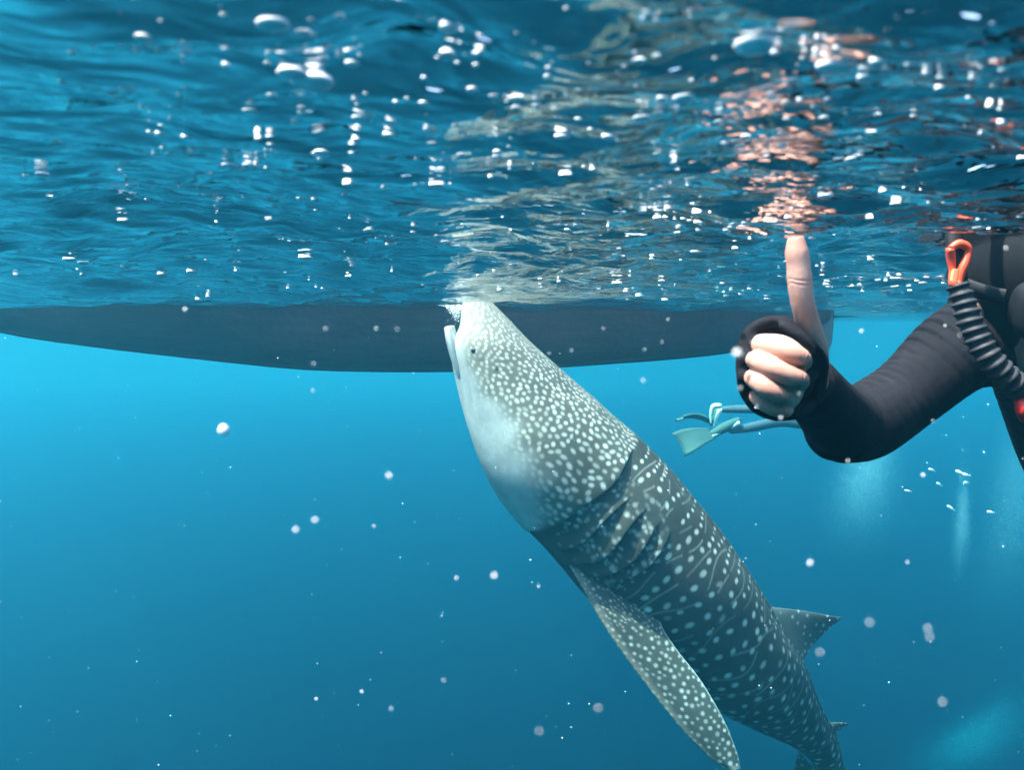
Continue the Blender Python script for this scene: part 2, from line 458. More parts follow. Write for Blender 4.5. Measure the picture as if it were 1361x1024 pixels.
    # gill patch: loose small spots
    for _ in range(190):
        l0 = g0 + rng.uniform(.015, .46); p0 = rng.uniform(.95, 2.35)
        r0 = rng.uniform(.0055, .0115)
        stamp(l0, p0, r0 * rng.uniform(.9, 1.3), r0, rng.uniform(-.6, .6), rng.uniform(.2, .7) * (1 if p0 < 2.0 else .6) * (1 if p0 > 1.2 else .5), .6)
    sp_w = spot * (1 - .85 * white)
    scol = np.array([.56, .57, .50])[None, None] * np.ones_like(col)
    col = col * (1 - sp_w[..., None]) + scol * sp_w[..., None]
    # spiracle
    def dark_at(px, py, r, amp):
        nonlocal col
        q = np.array([(px - CX), (py - HY)])
        qx = pos[..., 0] / pos[..., 1] * FPX; qy = -(pos[..., 2] - CAMZ) / pos[..., 1] * FPX
        d2 = ((qx - q[0]) ** 2 + (qy - q[1]) ** 2) / r ** 2
        wgt = amp * np.exp(-d2 ** 1.5) * (sa > 0)
        col = col * (1 - wgt[..., None]) + np.array([.02, .022, .022]) * wgt[..., None]
    dark_at(660, 491, 3.2, .95)
    dark_at(639, 477, 4.5, .55); dark_at(630, 468, 5.0, .45)
    V = [pos.reshape(-1, 3)]; Cc = [col.reshape(-1, 3)]
    Fq = [grid_faces(NU, NV, True)]
    off = NU * NV
    # end caps as tiny grids: collapse last ring to its centre
    def add_grid(G, colr, closed):
        nonlocal off
        n, k_ = G.shape[:2]
        V.append(G.reshape(-1, 3)); Cc.append(colr.reshape(-1, 3)); Fq.append(grid_faces(n, k_, closed, off)); off += n * k_
    for idx in (0, NU - 1):
        ring = pos[idx]; c = ring.mean(0); G = np.stack([ring, c + (ring - c) * .5, c + (ring - c) * .02])
        add_grid(G if idx else G[::-1], np.repeat(col[idx][None], 3, 0), True)
    # ---------------- fins: lofts of thin foil sections
    def fin(lead, trail, dist, thick, kind, seed, bowv=0.0):
        """lead, trail: picture points of the two edges from root to tip; dist: distance at root and tip"""
        n, m_ = 260, 150
        ld = spline(lead, n); tr = spline(trail, n); dd = spline(dist, n)[:, 0]
        th_ = spline(thick, n)[:, 0]
        t = np.linspace(0, 2 * pi, m_, endpoint=False)
        c = (1 - np.cos(t)) / 2                                        # 0 leading .. 1 trailing .. back
        yt = np.sign(np.sin(t)) * (np.sqrt(np.clip(c, 0, 1)) - c) * 2.0
        px = ld[:, 0:1] * (1 - c) + tr[:, 0:1] * c; py = ld[:, 1:2] * (1 - c) + tr[:, 1:2] * c
        d0 = dd[:, None] + bowv * np.sin(c * pi)[None] * .5
        X = (px - CX) / FPX * d0; Z = CAMZ + (HY - py) / FPX * d0
        Y = d0 - yt[None] * th_[:, None]
        G = np.stack([X, Y, Z], -1)
        u = np.linspace(0, 1, n)[:, None] * np.ones((1, m_)); cc = c[None] * np.ones((n, 1)); front = (np.sin(t) >= 0)[None] * np.ones((n, 1))
        r2 = np.random.default_rng(seed); sp = np.zeros((n, m_))
        if kind == 'pec':
            base = np.array([.055, .058, .05]) * np.ones((n, m_, 3))
            edge = smooth((.22 - cc) / .2)[..., None]; base = base * (1 - edge) + np.array([.24, .19, .15]) * edge
            e2 = smooth((cc - .965) / .035)[..., None] * .75; base = base * (1 - e2) + np.array([.42, .47, .43]) * e2
            tip = smooth((u - .92) / .06)[..., None] * .4; base = base * (1 - tip) + np.array([.36, .38, .33]) * tip
            sz, cnt, amp = (.0078, 2600, 1.0)
        else:
            base = np.array([.065, .073, .07]) * np.ones((n, m_, 3)); sz, cnt, amp = (.0075, 60 if kind == 'dorsal' else 20, .75)
        pts = []
        span = np.linalg.norm(G[-1].mean(0) - G[0].mean(0)); gx = px[:, :m_ // 2 + 1]; 
        Gm = G
        acc = []
        for _ in range(cnt):
            i, j = r2.integers(2, n - 3), r2.integers(2, m_ // 2 - 2)
            if r2.random() > .55 + .45 * (j / (m_ / 2)): continue
            p = Gm[i, j]
            sz_i = sz * r2.uniform(.6, 1.15) * (1.1 if u[i, j] > .3 else .72)
            if any((p[0] - q[0]) ** 2 + (p[2] - q[2]) ** 2 < (1.72 * (sz_i + q[3])) ** 2 for q in acc): continue
            acc.append((p[0], p[1], p[2], sz_i))
            d_ = np.sqrt((G[..., 0] - p[0]) ** 2 + (G[..., 2] - p[2]) ** 2) / sz_i
            sp = np.maximum(sp, r2.uniform(.55, 1) * amp * np.clip((1.4 - d_) / .75, 0, 1))
        colr = base * (1 - sp[..., None]) + np.array([.47, .48, .40]) * sp[..., None]
        add_grid(G, colr, True)
        tipc = G[-1].mean(0); add_grid(np.stack([G[-1], tipc + (G[-1] - tipc) * .02]), np.repeat(colr[-1:], 2, 0), True)
    fin([(752, 744), (776, 786), (806, 838), (850, 900), (904, 968), (945, 1010), (968, 1026)],
        [(880, 800), (878, 828), (898, 862), (932, 906), (962, 958), (979, 1000), (984, 1022)],
        [3.62, 3.56, 3.52, 3.48, 3.44, 3.42, 3.41], [.060, .050, .040, .030, .020, .012, .005], 'pec', 3, -.03)
    # the pectoral fin of the far side, swept back behind the trunk
    fin([(800, 720), (830, 760), (868, 812), (912, 858)], [(900, 700), (915, 750), (930, 805), (940, 850)], [4.10, 4.35, 4.6, 4.8], [.05, .04, .025, .005], 'pec', 4)
    fin([(1006, 806), (1030, 808), (1066, 812), (1098, 818), (1117, 821)], [(1052, 900), (1066, 884), (1078, 862), (1098, 840), (1119, 823)],
        [4.06, 4.10, 4.16, 4.22, 4.26], [.05, .036, .024, .013, .003], 'dorsal', 6)
    fin([(1090, 962), (1104, 961), (1117, 961), (1127, 962)], [(1108, 996), (1108, 985), (1115, 972), (1128, 964)], [4.36, 4.40, 4.42, 4.44], [.02, .014, .008, .002], 'small', 7)
    fin([(1062, 1000), (1056, 1016), (1052, 1036)], [(1082, 1022), (1072, 1032), (1056, 1042)], [4.34, 4.36, 4.38], [.02, .012, .002], 'small', 8)
    fin([(1105, 1060), (1140, 1090), (1190, 1105), (1240, 1098)], [(1120, 1105), (1140, 1120), (1185, 1125), (1242, 1102)], [4.62, 4.75, 4.92, 5.1], [.03, .025, .015, .003], 'dorsal', 9)
    fin([(1112, 1080), (1105, 1120), (1085, 1150), (1060, 1168)], [(1130, 1100), (1128, 1128), (1100, 1160), (1062, 1172)], [4.66, 4.74, 4.82, 4.9], [.03, .02, .012, .003], 'dorsal', 10)
    # ---------------- lower jaw: a broad shallow scoop hanging open under the snout
    n, m_ = 90, 120
    jc = spline([(632, 535, 3.80), (620, 505, 3.79), (609, 477, 3.79), (601, 452, 3.78), (597, 433, 3.78)], n)
    hw = spline([6, 10, 8.5, 7.5, 6.5], n)[:, 0] / FPX * 3.8; dp = spline([.08, .155, .175, .16, .12], n)[:, 0]
    t = np.linspace(0, 2 * pi, m_, endpoint=False)
    cx = (jc[:, 0] - CX) / FPX * jc[:, 2]; cz = CAMZ + (HY - jc[:, 1]) / FPX * jc[:, 2]
    tx, tz = np.gradient(cx), np.gradient(cz); ln = np.hypot(tx, tz); ox, oz = tz / ln, -tx / ln     # in-plane normal
    if ox[0] > 0: ox, oz = -ox, -oz
    ce = np.cos(t)[None] * hw[:, None]; se = np.sin(t)[None] * dp[:, None]
    sag = .035 * (1 - np.sin(t) ** 2)[None] * np.linspace(0, 1, n)[:, None]        # scooped rim
    rimw = np.sqrt(np.clip((1 - np.linspace(0, 1, n)) / .05, 0, 1))[:, None]
    G = np.stack([cx[:, None] + (ce - .018 * np.cos(np.sin(t) * 1.4)[None] * 0) * rimw ** .3 * ox[:, None], jc[:, 2:3] - se * rimw ** .15, cz[:, None] + ce * rimw ** .3 * oz[:, None]], -1)
    cj = np.array([.42, .44, .42]) * np.ones((n, m_, 3))
    add_grid(G, cj, True)
    tc_ = G[-1].mean(0) - np.array([0, 0, .02]); add_grid(np.stack([G[-1], tc_ + (G[-1] - tc_) * .5, tc_ + (G[-1] - tc_) * .02]), np.repeat(cj[-1:], 3, 0), True)
    m = NT('shark_skin'); at = m.add('ShaderNodeVertexColor', layer_name='Pigment')
    nz = m.add('ShaderNodeTexNoise', i_Scale=9.0, i_Detail=5.0, i_Roughness=.6)
    tcn = m.add('ShaderNodeTexCoord'); m.link(tcn.outputs['Object'], nz.inputs['Vector'])
    rp = m.ramp(nz.outputs[0], [(.3, (.78, .78, .78)), (.7, (1.15, 1.15, 1.15))])
    mxc = m.add('ShaderNodeMix', data_type='RGBA', blend_type='MULTIPLY'); mxc.inputs[0].default_value = 1
    m.link(at.outputs[0], mxc.inputs[6]); m.link(rp.outputs[0], mxc.inputs[7]); m.link(mxc.outputs[2], m.bsdf.inputs['Base Color'])
    m.bsdf.inputs['Roughness'].default_value = .62; m.bsdf.inputs['Specular IOR Level'].default_value = .18
    n2 = m.add('ShaderNodeTexNoise', i_Scale=60.0, i_Detail=3.0); m.link(tcn.outputs['Object'], n2.inputs['Vector']); m.bump(n2.outputs[0], .25, .004)
    allv = np.concatenate(V) - np.array(root_loc)
    body = mesh_np('body', allv, np.concatenate(Fq), m.m, root, colors=np.concatenate(Cc))
    # eye on the camera side, in a raised ring
    qx = pos[..., 0] / pos[..., 1] * FPX + CX; qy = -(pos[..., 2] - CAMZ) / pos[..., 1] * FPX + HY
    def surf(px, py):
        d2 = (qx - px) ** 2 + (qy - py) ** 2 + np.where(sa > 0, 0, 1e9); k = np.unravel_index(np.argmin(d2), d2.shape)
        return Vector(pos[k]), Vector(nrm[k])
    p, nn = surf(629, 467)
    me = bpy.data.meshes.new('eye'); bm = bmesh.new(); bmesh.ops.create_uvsphere(bm, u_segments=20, v_segments=12, radius=.013)
    bmesh.ops.scale(bm, vec=(1, 1, .7), verts=bm.verts); bm.to_mesh(me); bm.free()
    eye = bpy.data.objects.new('eye', me); COL.objects.link(eye); eye.parent = root
    eye.location = p - root_loc - nn * .003; eye.rotation_euler = nn.to_track_quat('Z', 'Y').to_euler()
    me_m = NT('shark_eye'); me_m.bsdf.inputs['Base Color'].default_value = (.012, .014, .016, 1); me_m.bsdf.inputs['Roughness'].default_value = .15
    me.materials.append(me_m.m); me.polygons.foreach_set('use_smooth', np.ones(len(me.polygons), bool))
    return root
shark = build_shark()
# ------------------------------------------------------------------ people
def remesh(parts, voxel, smooth_it=4, smooth_f=.5):
    """Union of overlapping tubes (verts, faces) as one continuous skin."""
    bm = bmesh.new()
    for vv, ff in parts:
        vs_ = [bm.verts.new(v) for v in vv]
        for f in ff: bm.faces.new([vs_[k] for k in f])
    bmesh.ops.recalc_face_normals(bm, faces=bm.faces)
    me = bpy.data.meshes.new('tmp'); bm.to_mesh(me); bm.free()
    o = bpy.data.objects.new('tmp', me); COL.objects.link(o)
    r = o.modifiers.new('r', 'REMESH'); r.mode = 'VOXEL'; r.voxel_size = voxel
    s = o.modifiers.new('s', 'SMOOTH'); s.iterations = smooth_it; s.factor = smooth_f
    dg = bpy.context.evaluated_depsgraph_get(); dg.update()
    m2 = bpy.data.meshes.new_from_object(o.evaluated_get(dg))
    bpy.data.objects.remove(o); bpy.data.meshes.remove(me)
    return m2

def chain(stations, per=8, n=18):
    """A limb through (Vector, radius) stations, with rounded ends."""
    a = np.array([(*p, r) for p, r in stations]); q = spline(a, per * (len(a) - 1) + 1)
    pts = [Vector(x[:3]) for x in q]; rs = [max(x[3], .001) for x in q]
    t0 = (pts[0] - pts[1]).normalized(); t1 = (pts[-1] - pts[-2]).normalized()
    pre = [(pts[0] + t0 * rs[0] * cos(k) , rs[0] * sin(k)) for k in (.18, .55, 1.05)]
    post = [(pts[-1] + t1 * rs[-1] * cos(k), rs[-1] * sin(k)) for k in (1.05, .55, .18)]
    pts = [p for p, _ in pre] + pts + [p for p, _ in post]; rs = [r for _, r in pre] + rs + [r for _, r in post]
    return tube(pts, rs, n)

def blob(c, r, rot=None, n=24):
    """An ellipsoid."""
    bm = bmesh.new(); bmesh.ops.create_uvsphere(bm, u_segments=n, v_segments=n // 2, radius=1)
    M = Matrix.Translation(c) @ (rot.to_4x4() if rot else Matrix()) @ Matrix.Diagonal((*r, 1))
    bm.transform(M); vv = [v.co.copy() for v in bm.verts]; ff = [[v.index for v in f.verts] for f in bm.faces]; bm.free()
    return vv, ff

def add_mesh(name, me, mat, parent, origin):
    me.name = name; me.transform(Matrix.Translation(-Vector(origin)))
    me.materials.clear(); me.materials.append(mat)
    me.polygons.foreach_set('use_smooth', np.ones(len(me.polygons), bool))
    o = bpy.data.objects.new(name, me); COL.objects.link(o); o.parent = parent
    return o

def H(px, py, d, r): return (P(px, py, d), r / FPX * d)              # a station by picture point, distance, radius in picture pixels

def skin_mat():
    m = NT('skin'); m.bsdf.inputs['Roughness'].default_value = .5
    tc = m.add('ShaderNodeTexCoord'); n = m.add('ShaderNodeTexNoise', i_Scale=24.0, i_Detail=6.0); m.link(tc.outputs['Object'], n.inputs['Vector'])
    r = m.ramp(n.outputs[0], [(.3, (.43, .18, .13)), (.5, (.51, .255, .185)), (.72, (.55, .31, .235))]); m.link(r.outputs[0], m.bsdf.inputs['Base Color'])
    m.bsdf.inputs['Subsurface Weight'].default_value = .12; m.bsdf.inputs['Subsurface Radius'].default_value = (.01, .004, .002); m.bsdf.inputs['Subsurface Scale'].default_value = .5
    n2 = m.add('ShaderNodeTexNoise', i_Scale=260.0, i_Detail=2.0); m.link(tc.outputs['Object'], n2.inputs['Vector']); m.bump(n2.outputs[0], .25, .001)
    return m.m

def suit_mat():
    m = NT('wetsuit_fabric'); m.bsdf.inputs['Roughness'].default_value = .85; m.bsdf.inputs['Specular IOR Level'].default_value = .12
    tc = m.add('ShaderNodeTexCoord'); n = m.add('ShaderNodeTexNoise', i_Scale=9.0, i_Detail=5.0); m.link(tc.outputs['Object'], n.inputs['Vector'])
    r = m.ramp(n.outputs[0], [(.35, (.006, .0055, .007)), (.7, (.014, .0125, .016))]); m.link(r.outputs[0], m.bsdf.inputs['Base Color'])
    n2 = m.add('ShaderNodeTexNoise', i_Scale=500.0, i_Detail=1.0); m.link(tc.outputs['Object'], n2.inputs['Vector'])
    n3 = m.add('ShaderNodeTexNoise', i_Scale=22.0, i_Detail=2.0); m.link(tc.outputs['Object'], n3.inputs['Vector'])
    b = m.bump(n3.outputs[0], .5, .006, to=0); m.bump(n2.outputs[0], .3, .0008, base=b.outputs[0])
    return m.m

SKIN, SUIT = skin_mat(), suit_mat()

def plain(name, col, rough=.5, spec=.5):
    m = NT(name); m.bsdf.inputs['Base Color'].default_value = (*col, 1); m.bsdf.inputs['Roughness'].default_value = rough
    m.bsdf.inputs['Specular IOR Level'].default_value = spec
    tc = m.add('ShaderNodeTexCoord'); n = m.add('ShaderNodeTexNoise', i_Scale=60.0, i_Detail=3.0); m.link(tc.outputs['Object'], n.inputs['Vector']); m.bump(n.outputs[0], .12, .002)
    return m.m

def build_snorkeler():
    O = P(1440, 560, 1.33)
    root = empty('person', O, 'snorkeler in a black wetsuit and black mask giving a thumbs up with a bare fist', 'person')
    # ---- the bare hand: each finger a bent chain from its knuckle
    wr = P(1074, 512, .885)
    fingers = [
        [H(1014, 459, .760, 15.5), H(1038, 463, .741, 17.5), H(1057, 472, .733, 14.5), H(1067, 477, .738, 11), H(1067, 484, .765, 9.5), H(1048, 484, .785, 9)],
        [H(1004, 479, .752, 13), H(1026, 489, .731, 14.2), H(1050, 500, .727, 12.8), H(1064, 503, .733, 10.5), H(1063, 511, .762, 9.5), H(1042, 508, .783, 9)],
        [H(1002, 503, .753, 13), H(1014, 512, .735, 13.8), H(1028, 521, .731, 12.6), H(1041, 526, .737, 10.5), H(1046, 531, .765, 9.3), H(1032, 524, .785, 9)],
        [H(1008, 528, .762, 12), H(1018, 536, .750, 12.2), H(1030, 543, .748, 10.2), H(1041, 546, .753, 9), H(1046, 545, .779, 8.2), H(1034, 538, .795, 8)],
    ]
    parts = [chain(f, 7, 20) for f in fingers]
    for f in fingers:                                                  # palm rays to the wrist
        p, r = f[0]
        parts.append(chain([(p, r), (p.lerp(wr, .5) + Vector((0, .004, 0)), r * 1.15), (wr, r * 1.3)], 6, 16))
    parts.append(blob(P(1036, 500, .776), (.027, .026, .041)))
    parts.append(chain([H(1076, 505, .86, 24), H(1080, 468, .800, 20), H(1077, 446, .782, 17.5), H(1071, 420, .770, 15.4), H(1066, 398, .764, 15.2), H(1063, 374, .761, 16.0), H(1061, 352, .759, 15.0), H(1059, 336, .758, 15.0), H(1058, 322, .757, 12)], 8, 22))
    parts.append(chain([(wr, .031), (P(1100, 545, .97), .034), (P(1122, 566, 1.05), .036)], 6, 18))
    hand = remesh(parts, .0010, 3)
    n = len(hand.vertices); hv = np.zeros(n * 3, np.float32); hand.vertices.foreach_get('co', hv); hv = hv.reshape(-1, 3)
    hn = np.zeros(n * 3, np.float32); hand.vertices.foreach_get('normal', hn); hn = hn.reshape(-1, 3)
    dh = np.zeros(n)
    def crease(c, axis, reach, offs, amp):                             # skin folds across a joint
        nonlocal dh
        d = hv - np.array(c); ax = np.array(Vector(axis).normalized()); t = d @ ax
        w_ = np.exp(-(np.linalg.norm(d, axis=1) / reach) ** 4); wob = .0010 * np.sin(np.cross(d, ax)[:, 0] * 420) + .0006 * np.sin(np.cross(d, ax)[:, 2] * 610)
        for o_ in offs: dh -= amp * w_ * np.exp(-((t - o_ + wob) / .0009) ** 2)
    for f in fingers:
        crease(f[3][0], f[3][0] - f[1][0], .016, (-.009, -.0055, -.002, .0025), .0011)
        crease(f[0][0], f[2][0] - f[0][0], .014, (-.003, .002), .0006)
        d = hv - np.array(f[2][0]); dh += .0012 * np.exp(-(np.linalg.norm(d, axis=1) / .009) ** 2)      # bony swell
    crease(P(1063, 372, .745), (0.05, 0, 1), .021, (-.004, .0005), .0004)
    hand.vertices.foreach_set('co', (hv + hn * dh[:, None]).astype(np.float32).ravel())
    # ---- the rest of the body, under the suit
    up, fw = Vector((-.10, -.50, .86)).normalized(), None
    fw = Vector((.20, -.86, -.47)); fw = (fw - up * fw.dot(up)).normalized(); rt = fw.cross(up).normalized()
    hc = P(1366, 388, 1.13)
    Rm = Matrix((rt, fw, up)).transposed()
    q = lambda x, y, z: hc + rt * x + fw * y + up * z
    arm = [H(1118, 568, 1.06, 36), H(1200, 524, 1.12, 40), H(1278, 462, 1.16, 48), H(1316, 446, 1.2, 54)]
    sh_l = P(1540, 448, 1.44)
    bp = [blob(hc + up * .022, (.075, .092, .092), Rm), chain([(q(0, .03, -.03), .062), (q(0, .055, -.085), .045), (q(0, .066, -.108), .03)]),
          blob(q(0, .088, -.036), (.015, .022, .024), Rm), blob(q(0, .072, -.072), (.026, .02, .010), Rm),
          blob(q(.078, -.005, -.01), (.010, .02, .032), Rm), blob(q(-.078, -.005, -.01), (.010, .02, .032), Rm),
          chain([(q(0, -.02, -.05), .058), (P(1420, 452, 1.22), .062)]),
          chain(arm), chain([(P(1320, 446, 1.2), .06), (P(1425, 455, 1.27), .075), (sh_l, .06)]),
          chain([(P(1398, 470, 1.27), .10), (P(1462, 589, 1.36), .125), (P(1500, 700, 1.48), .11), (P(1555, 790, 1.60), .125)]),
          chain([(sh_l, .056), (P(1600, 570, 1.48), .047), (P(1640, 690, 1.42), .042)]), chain([(P(1640, 690, 1.42), .040), (P(1600, 780, 1.30), .030), (P(1590, 800, 1.27), .026)]),
          blob(P(1580, 830, 1.24), (.022, .03, .05))]
    for s_, k in ((-45, -.04), (45, .05)):
        bp.append(chain([(P(1555 + s_, 800, 1.60 + k), .085), (P(1580 + s_, 930, 1.85 + k), .068), (P(1600 + s_, 1020, 2.1 + k), .052)]))
        bp.append(chain([(P(1600 + s_, 1020, 2.1 + k), .052), (P(1625 + s_, 1020, 2.35 + k), .056), (P(1650 + s_, 1010, 2.65 + k), .036)]))
        bp.append(chain([(P(1650 + s_, 1012, 2.65 + k), .036), (P(1655 + s_, 1060, 2.75 + k), .03)]))
    body = remesh(bp, .0052, 4)
    bm = bmesh.new(); bm.from_mesh(body); bm.from_mesh(hand); me = bpy.data.meshes.new('body'); bm.to_mesh(me); bm.free()
    add_mesh('body', me, SKIN, root, O)
    # ---- black wetsuit: sleeve that runs over the back of the hand with a thumb hole, trunk, legs
    sp = [chain([(wr, .0365), (P(1098, 540, .97), .043), H(1122, 567, 1.06, 49)], 8, 24),
          chain([H(1116, 568, 1.06, 47), H(1150, 561, 1.085, 49), H(1205, 524, 1.12, 47), H(1268, 470, 1.16, 55), H(1314, 448, 1.20, 66)], 8, 24)]
    for (p, r) in [f[0] for f in fingers]:                              # back of the hand
        k = p + Vector((-.003, .018, 0))
        sp.append(chain([(k, r * .98), (k.lerp(wr, .5) + Vector((-.004, .006, 0)), r * 1.3), (wr, r * 1.6)], 6, 16))
    cuff = [H(984, 500, .776, 6), H(984, 470, .776, 6.5), H(996, 441, .779, 8), H(1022, 427, .778, 8), H(1047, 428, .772, 7.5), H(1066, 444, .764, 5.5), H(1083, 461, .768, 6), H(1090, 480, .792, 11), H(1086, 500, .82, 14), H(1078, 525, .85, 17)]
    sp.append(chain(cuff, 8, 14))
    sp.append(chain([H(1040, 433, .762, 7), H(1060, 446, .755, 6.5), H(1080, 466, .757, 6.5)], 8, 12))
    sp.append(blob(P(1031, 488, .802), (.0435, .034, .0535)))
    sp.append(chain([H(984, 496, .778, 6.5), H(988, 520, .781, 7), H(1003, 542, .788, 7), H(1024, 554, .79, 6), H(1050, 552, .80, 8), H(1070, 538, .84, 14)], 8, 14))
    sp += [chain([(P(1318, 450, 1.2), .068), (P(1425, 462, 1.27), .085), (sh_l, .067)]),
           chain([(P(1404, 480, 1.27), .105), (P(1466, 594, 1.36), .135), (P(1502, 700, 1.48), .122), (P(1555, 790, 1.60), .137)]),
           chain([(P(1418, 446, 1.215), .072), (P(1424, 458, 1.24), .082)]),
           chain([(sh_l, .063), (P(1600, 570, 1.48), .055), (P(1640, 690, 1.42), .05)]), chain([(P(1640, 690, 1.42), .049), (P(1604, 772, 1.31), .037)])]
    for s_, k in ((-45, -.04), (45, .05)):
        sp.append(chain([(P(1555 + s_, 800, 1.60 + k), .093), (P(1580 + s_, 930, 1.85 + k), .076), (P(1600 + s_, 1020, 2.1 + k), .060)]))
        sp.append(chain([(P(1600 + s_, 1020, 2.1 + k), .060), (P(1625 + s_, 1020, 2.35 + k), .063), (P(1648 + s_, 1010, 2.62 + k), .045)]))
    suit = remesh(sp, .0034, 5)
    n = len(suit.vertices); co = np.zeros(n * 3, np.float32); suit.vertices.foreach_get('co', co); co = co.reshape(-1, 3)
    no = np.zeros(n * 3, np.float32); suit.vertices.foreach_get('normal', no); no = no.reshape(-1, 3)
    def folds(c, axis, reach, lam, amp, seed):
        c = np.array(c); ax = np.array(Vector(axis).normalized()); d = co - c
        w_ = np.exp(-(np.linalg.norm(d, axis=1) / reach) ** 2); t = d @ ax
        cr = np.cross(d, ax)
        ph = 2 * pi * t / lam + 1.6 * np.sin(cr[:, 0] * 40 + seed) + 1.1 * np.sin(cr[:, 2] * 55 + seed * 2)
        return (amp * w_ * (.55 - 1.5 * np.exp(-(np.sin(ph * .5) / .38) ** 2)))[:, None]
    dsp = folds(P(1175, 500, 1.08), (-.75, -.1, -.5), .055, .017, .0062, 1) + folds(P(1250, 430, 1.13), (.75, .2, .6), .07, .024, .0056, 3) \
        + folds(P(1110, 590, 1.05), (.8, .3, -.3), .05, .022, .003, 5) + folds(P(1330, 560, 1.25), (.5, .2, -.8), .09, .03, .005, 7) + folds(P(1085, 490, .87), (.5, .6, -.3), .03, .012, .0016, 9)
    co2 = co + no * dsp
    suit.vertices.foreach_set('co', co2.astype(np.float32).ravel())
    add_mesh('wetsuit', suit, SUIT, root, O)
    # ---- hood over the crown, mask, strap, snorkel
    hd = remesh([blob(q(0, -.006, .024), (.090, .102, .104), Rm, 40), blob(q(0, -.012, -.035), (.084, .088, .085), Rm, 40), chain([(q(0, -.035, -.02), .080), (q(0, -.03, -.075), .073), (P(1420, 452, 1.225), .080)])], .004, 5)
    bm = bmesh.new(); bm.from_mesh(hd)
    kill = [v for v in bm.verts if (v.co - hc).dot(fw) > .060 and (v.co - hc).dot(up) < .055]
    bmesh.ops.delete(bm, geom=kill, context='VERTS'); bm.to_mesh(hd); bm.free()
    ho = add_mesh('hood', hd, plain('hood_neoprene', (.006, .006, .007), .8, .12), root, O)
    so = ho.modifiers.new('s', 'SOLIDIFY'); so.thickness = .004
    blk, org = plain('mask_rubber', (.012, .012, .013), .55, .25), plain('orange_plastic', (.85, .085, .03), .4)
    nv_ = 44
    def loop(w_, h_, y, p=3.2, zoff=.02):
        out = []
        for k in range(nv_):
            t = 2 * pi * k / nv_; x = w_ * np.sign(cos(t)) * abs(cos(t)) ** (2 / p); z = h_ * np.sign(sin(t)) * abs(sin(t)) ** (2 / p)
            if z < 0: z *= 1 + .25 * math.exp(-(x / .025) ** 2)
            out.append(q(x, y - 2.2 * x * x, z + zoff))
        return out
    rings = [loop(.078, .047, .058), loop(.088, .054, .085), loop(.090, .056, .106), loop(.086, .052, .116), loop(.079, .046, .117), loop(.077, .044, .111)]
    vv = [v - O for r_ in rings for v in r_]
    mk = mesh_np('mask', vv, [tuple(f) for f in grid_faces(len(rings), nv_, True)], blk, root)
    lens = plain('mask_glass', (.008, .010, .012), .06)
    lv = [v - O for v in loop(.078, .045, .113)]; lv.append(q(0, .117, .02) - O)
    mesh_np('lens', lv, [(k, (k + 1) % nv_, nv_) for k in range(nv_)], lens, mk, smooth=False)
    st = [q(.104 * sin(t), .108 * cos(t) - .006, .028 + .012 * cos(t)) for t in np.linspace(1.05, 2 * pi - 1.05, 40)]
    sv, sf = [], []
    for i, p in enumerate(st):
        outw = (p - q(0, -.01, .028)).normalized()
        for a_, b_ in ((-.012, 0), (.012, 0), (.012, .003), (-.012, .003)): sv.append(p + up * a_ + outw * b_ - O)
        if i: sf += [((i - 1) * 4 + k, (i - 1) * 4 + (k + 1) % 4, i * 4 + (k + 1) % 4, i * 4 + k) for k in range(4)]
    mesh_np('strap', sv, sf, blk, mk)
    # orange clip frame on the picture side of the head: an open loop with a dark core
    clip = [P(x, y, d) for x, y, d in ((1263, 330, 1.00), (1276, 324, 1.0), (1287, 331, 1.0), (1284, 346, 1.0), (1278, 360, 1.0), (1274, 376, 1.0), (1267, 377, 1.0), (1266, 362, 1.005), (1264, 345, 1.005))]
    cl = spline([tuple(c) for c in clip] + [tuple(clip[0])], 60)
    vv, ff = tube([Vector(c) - O for c in cl], [.0042 + .0018 * abs(sin(k * .2)) for k in range(60)], 10, cap=True)
    sn = empty('snorkel', O, '', ''); del sn['label']; del sn['category']; sn.parent = root; sn.location = (0, 0, 0)
    mesh_np('clip', vv, ff, org, sn)
    cpl = [P(1264, 374, .996), P(1273, 374, .996), P(1275, 358, .998), P(1268, 357, .998)]
    vv = [c - O for c in cpl] + [c - O + Vector((0, .008, 0)) for c in cpl]
    cp = mesh_np('clip_plate', vv, [(0, 1, 2, 3), (7, 6, 5, 4)] + [(k, k + 4, (k + 1) % 4 + 4, (k + 1) % 4) for k in range(4)], plain('pale_orange_plastic', (.85, .22, .09), .45), sn, smooth=False)
    bv = cp.modifiers.new('b', 'BEVEL'); bv.width = .0015; bv.segments = 2
    # barrel from the clip up through the surface
    br = spline([tuple(P(1276, 384, 1.01)), tuple(P(1272, 350, 1.012)), tuple(P(1268, 310, 1.02)), tuple(P(1272, 240, 1.04)), tuple(P(1290, 150, 1.07))], 40)
    vv, ff = tube([Vector(c) - O for c in br], [.0115] * 40, 18, squash=.8); mesh_np('barrel', vv, ff, blk, sn)
    # ribbed lower hose
    hz = spline([tuple(P(*c)) for c in ((1272, 378, 1.005), (1281, 402, 1.0), (1290, 430, .995), (1302, 456, .99), (1318, 480, .985), (1340, 503, .985), (1362, 522, .99))], 200)
    s_ = np.concatenate([[0], np.cumsum(np.linalg.norm(np.diff(hz, axis=0), axis=1))])
    rr = np.interp(s_, [0, .02, .05, .2], [.0125, .0145, .0155, .0165]) + .0021 * np.clip(np.sin(s_ * 2 * pi / .0125), -.6, 1)
    vv, ff = tube([Vector(c) - O for c in hz], list(rr), 24); mesh_np('hose', vv, ff, plain('hose_rubber', (.022, .021, .023), .6, .25), sn)
    vv, ff = chain([(P(1357, 532, .985), .008), (P(1360, 545, .98), .0095), (P(1362, 556, .985), .007)], 6, 16)
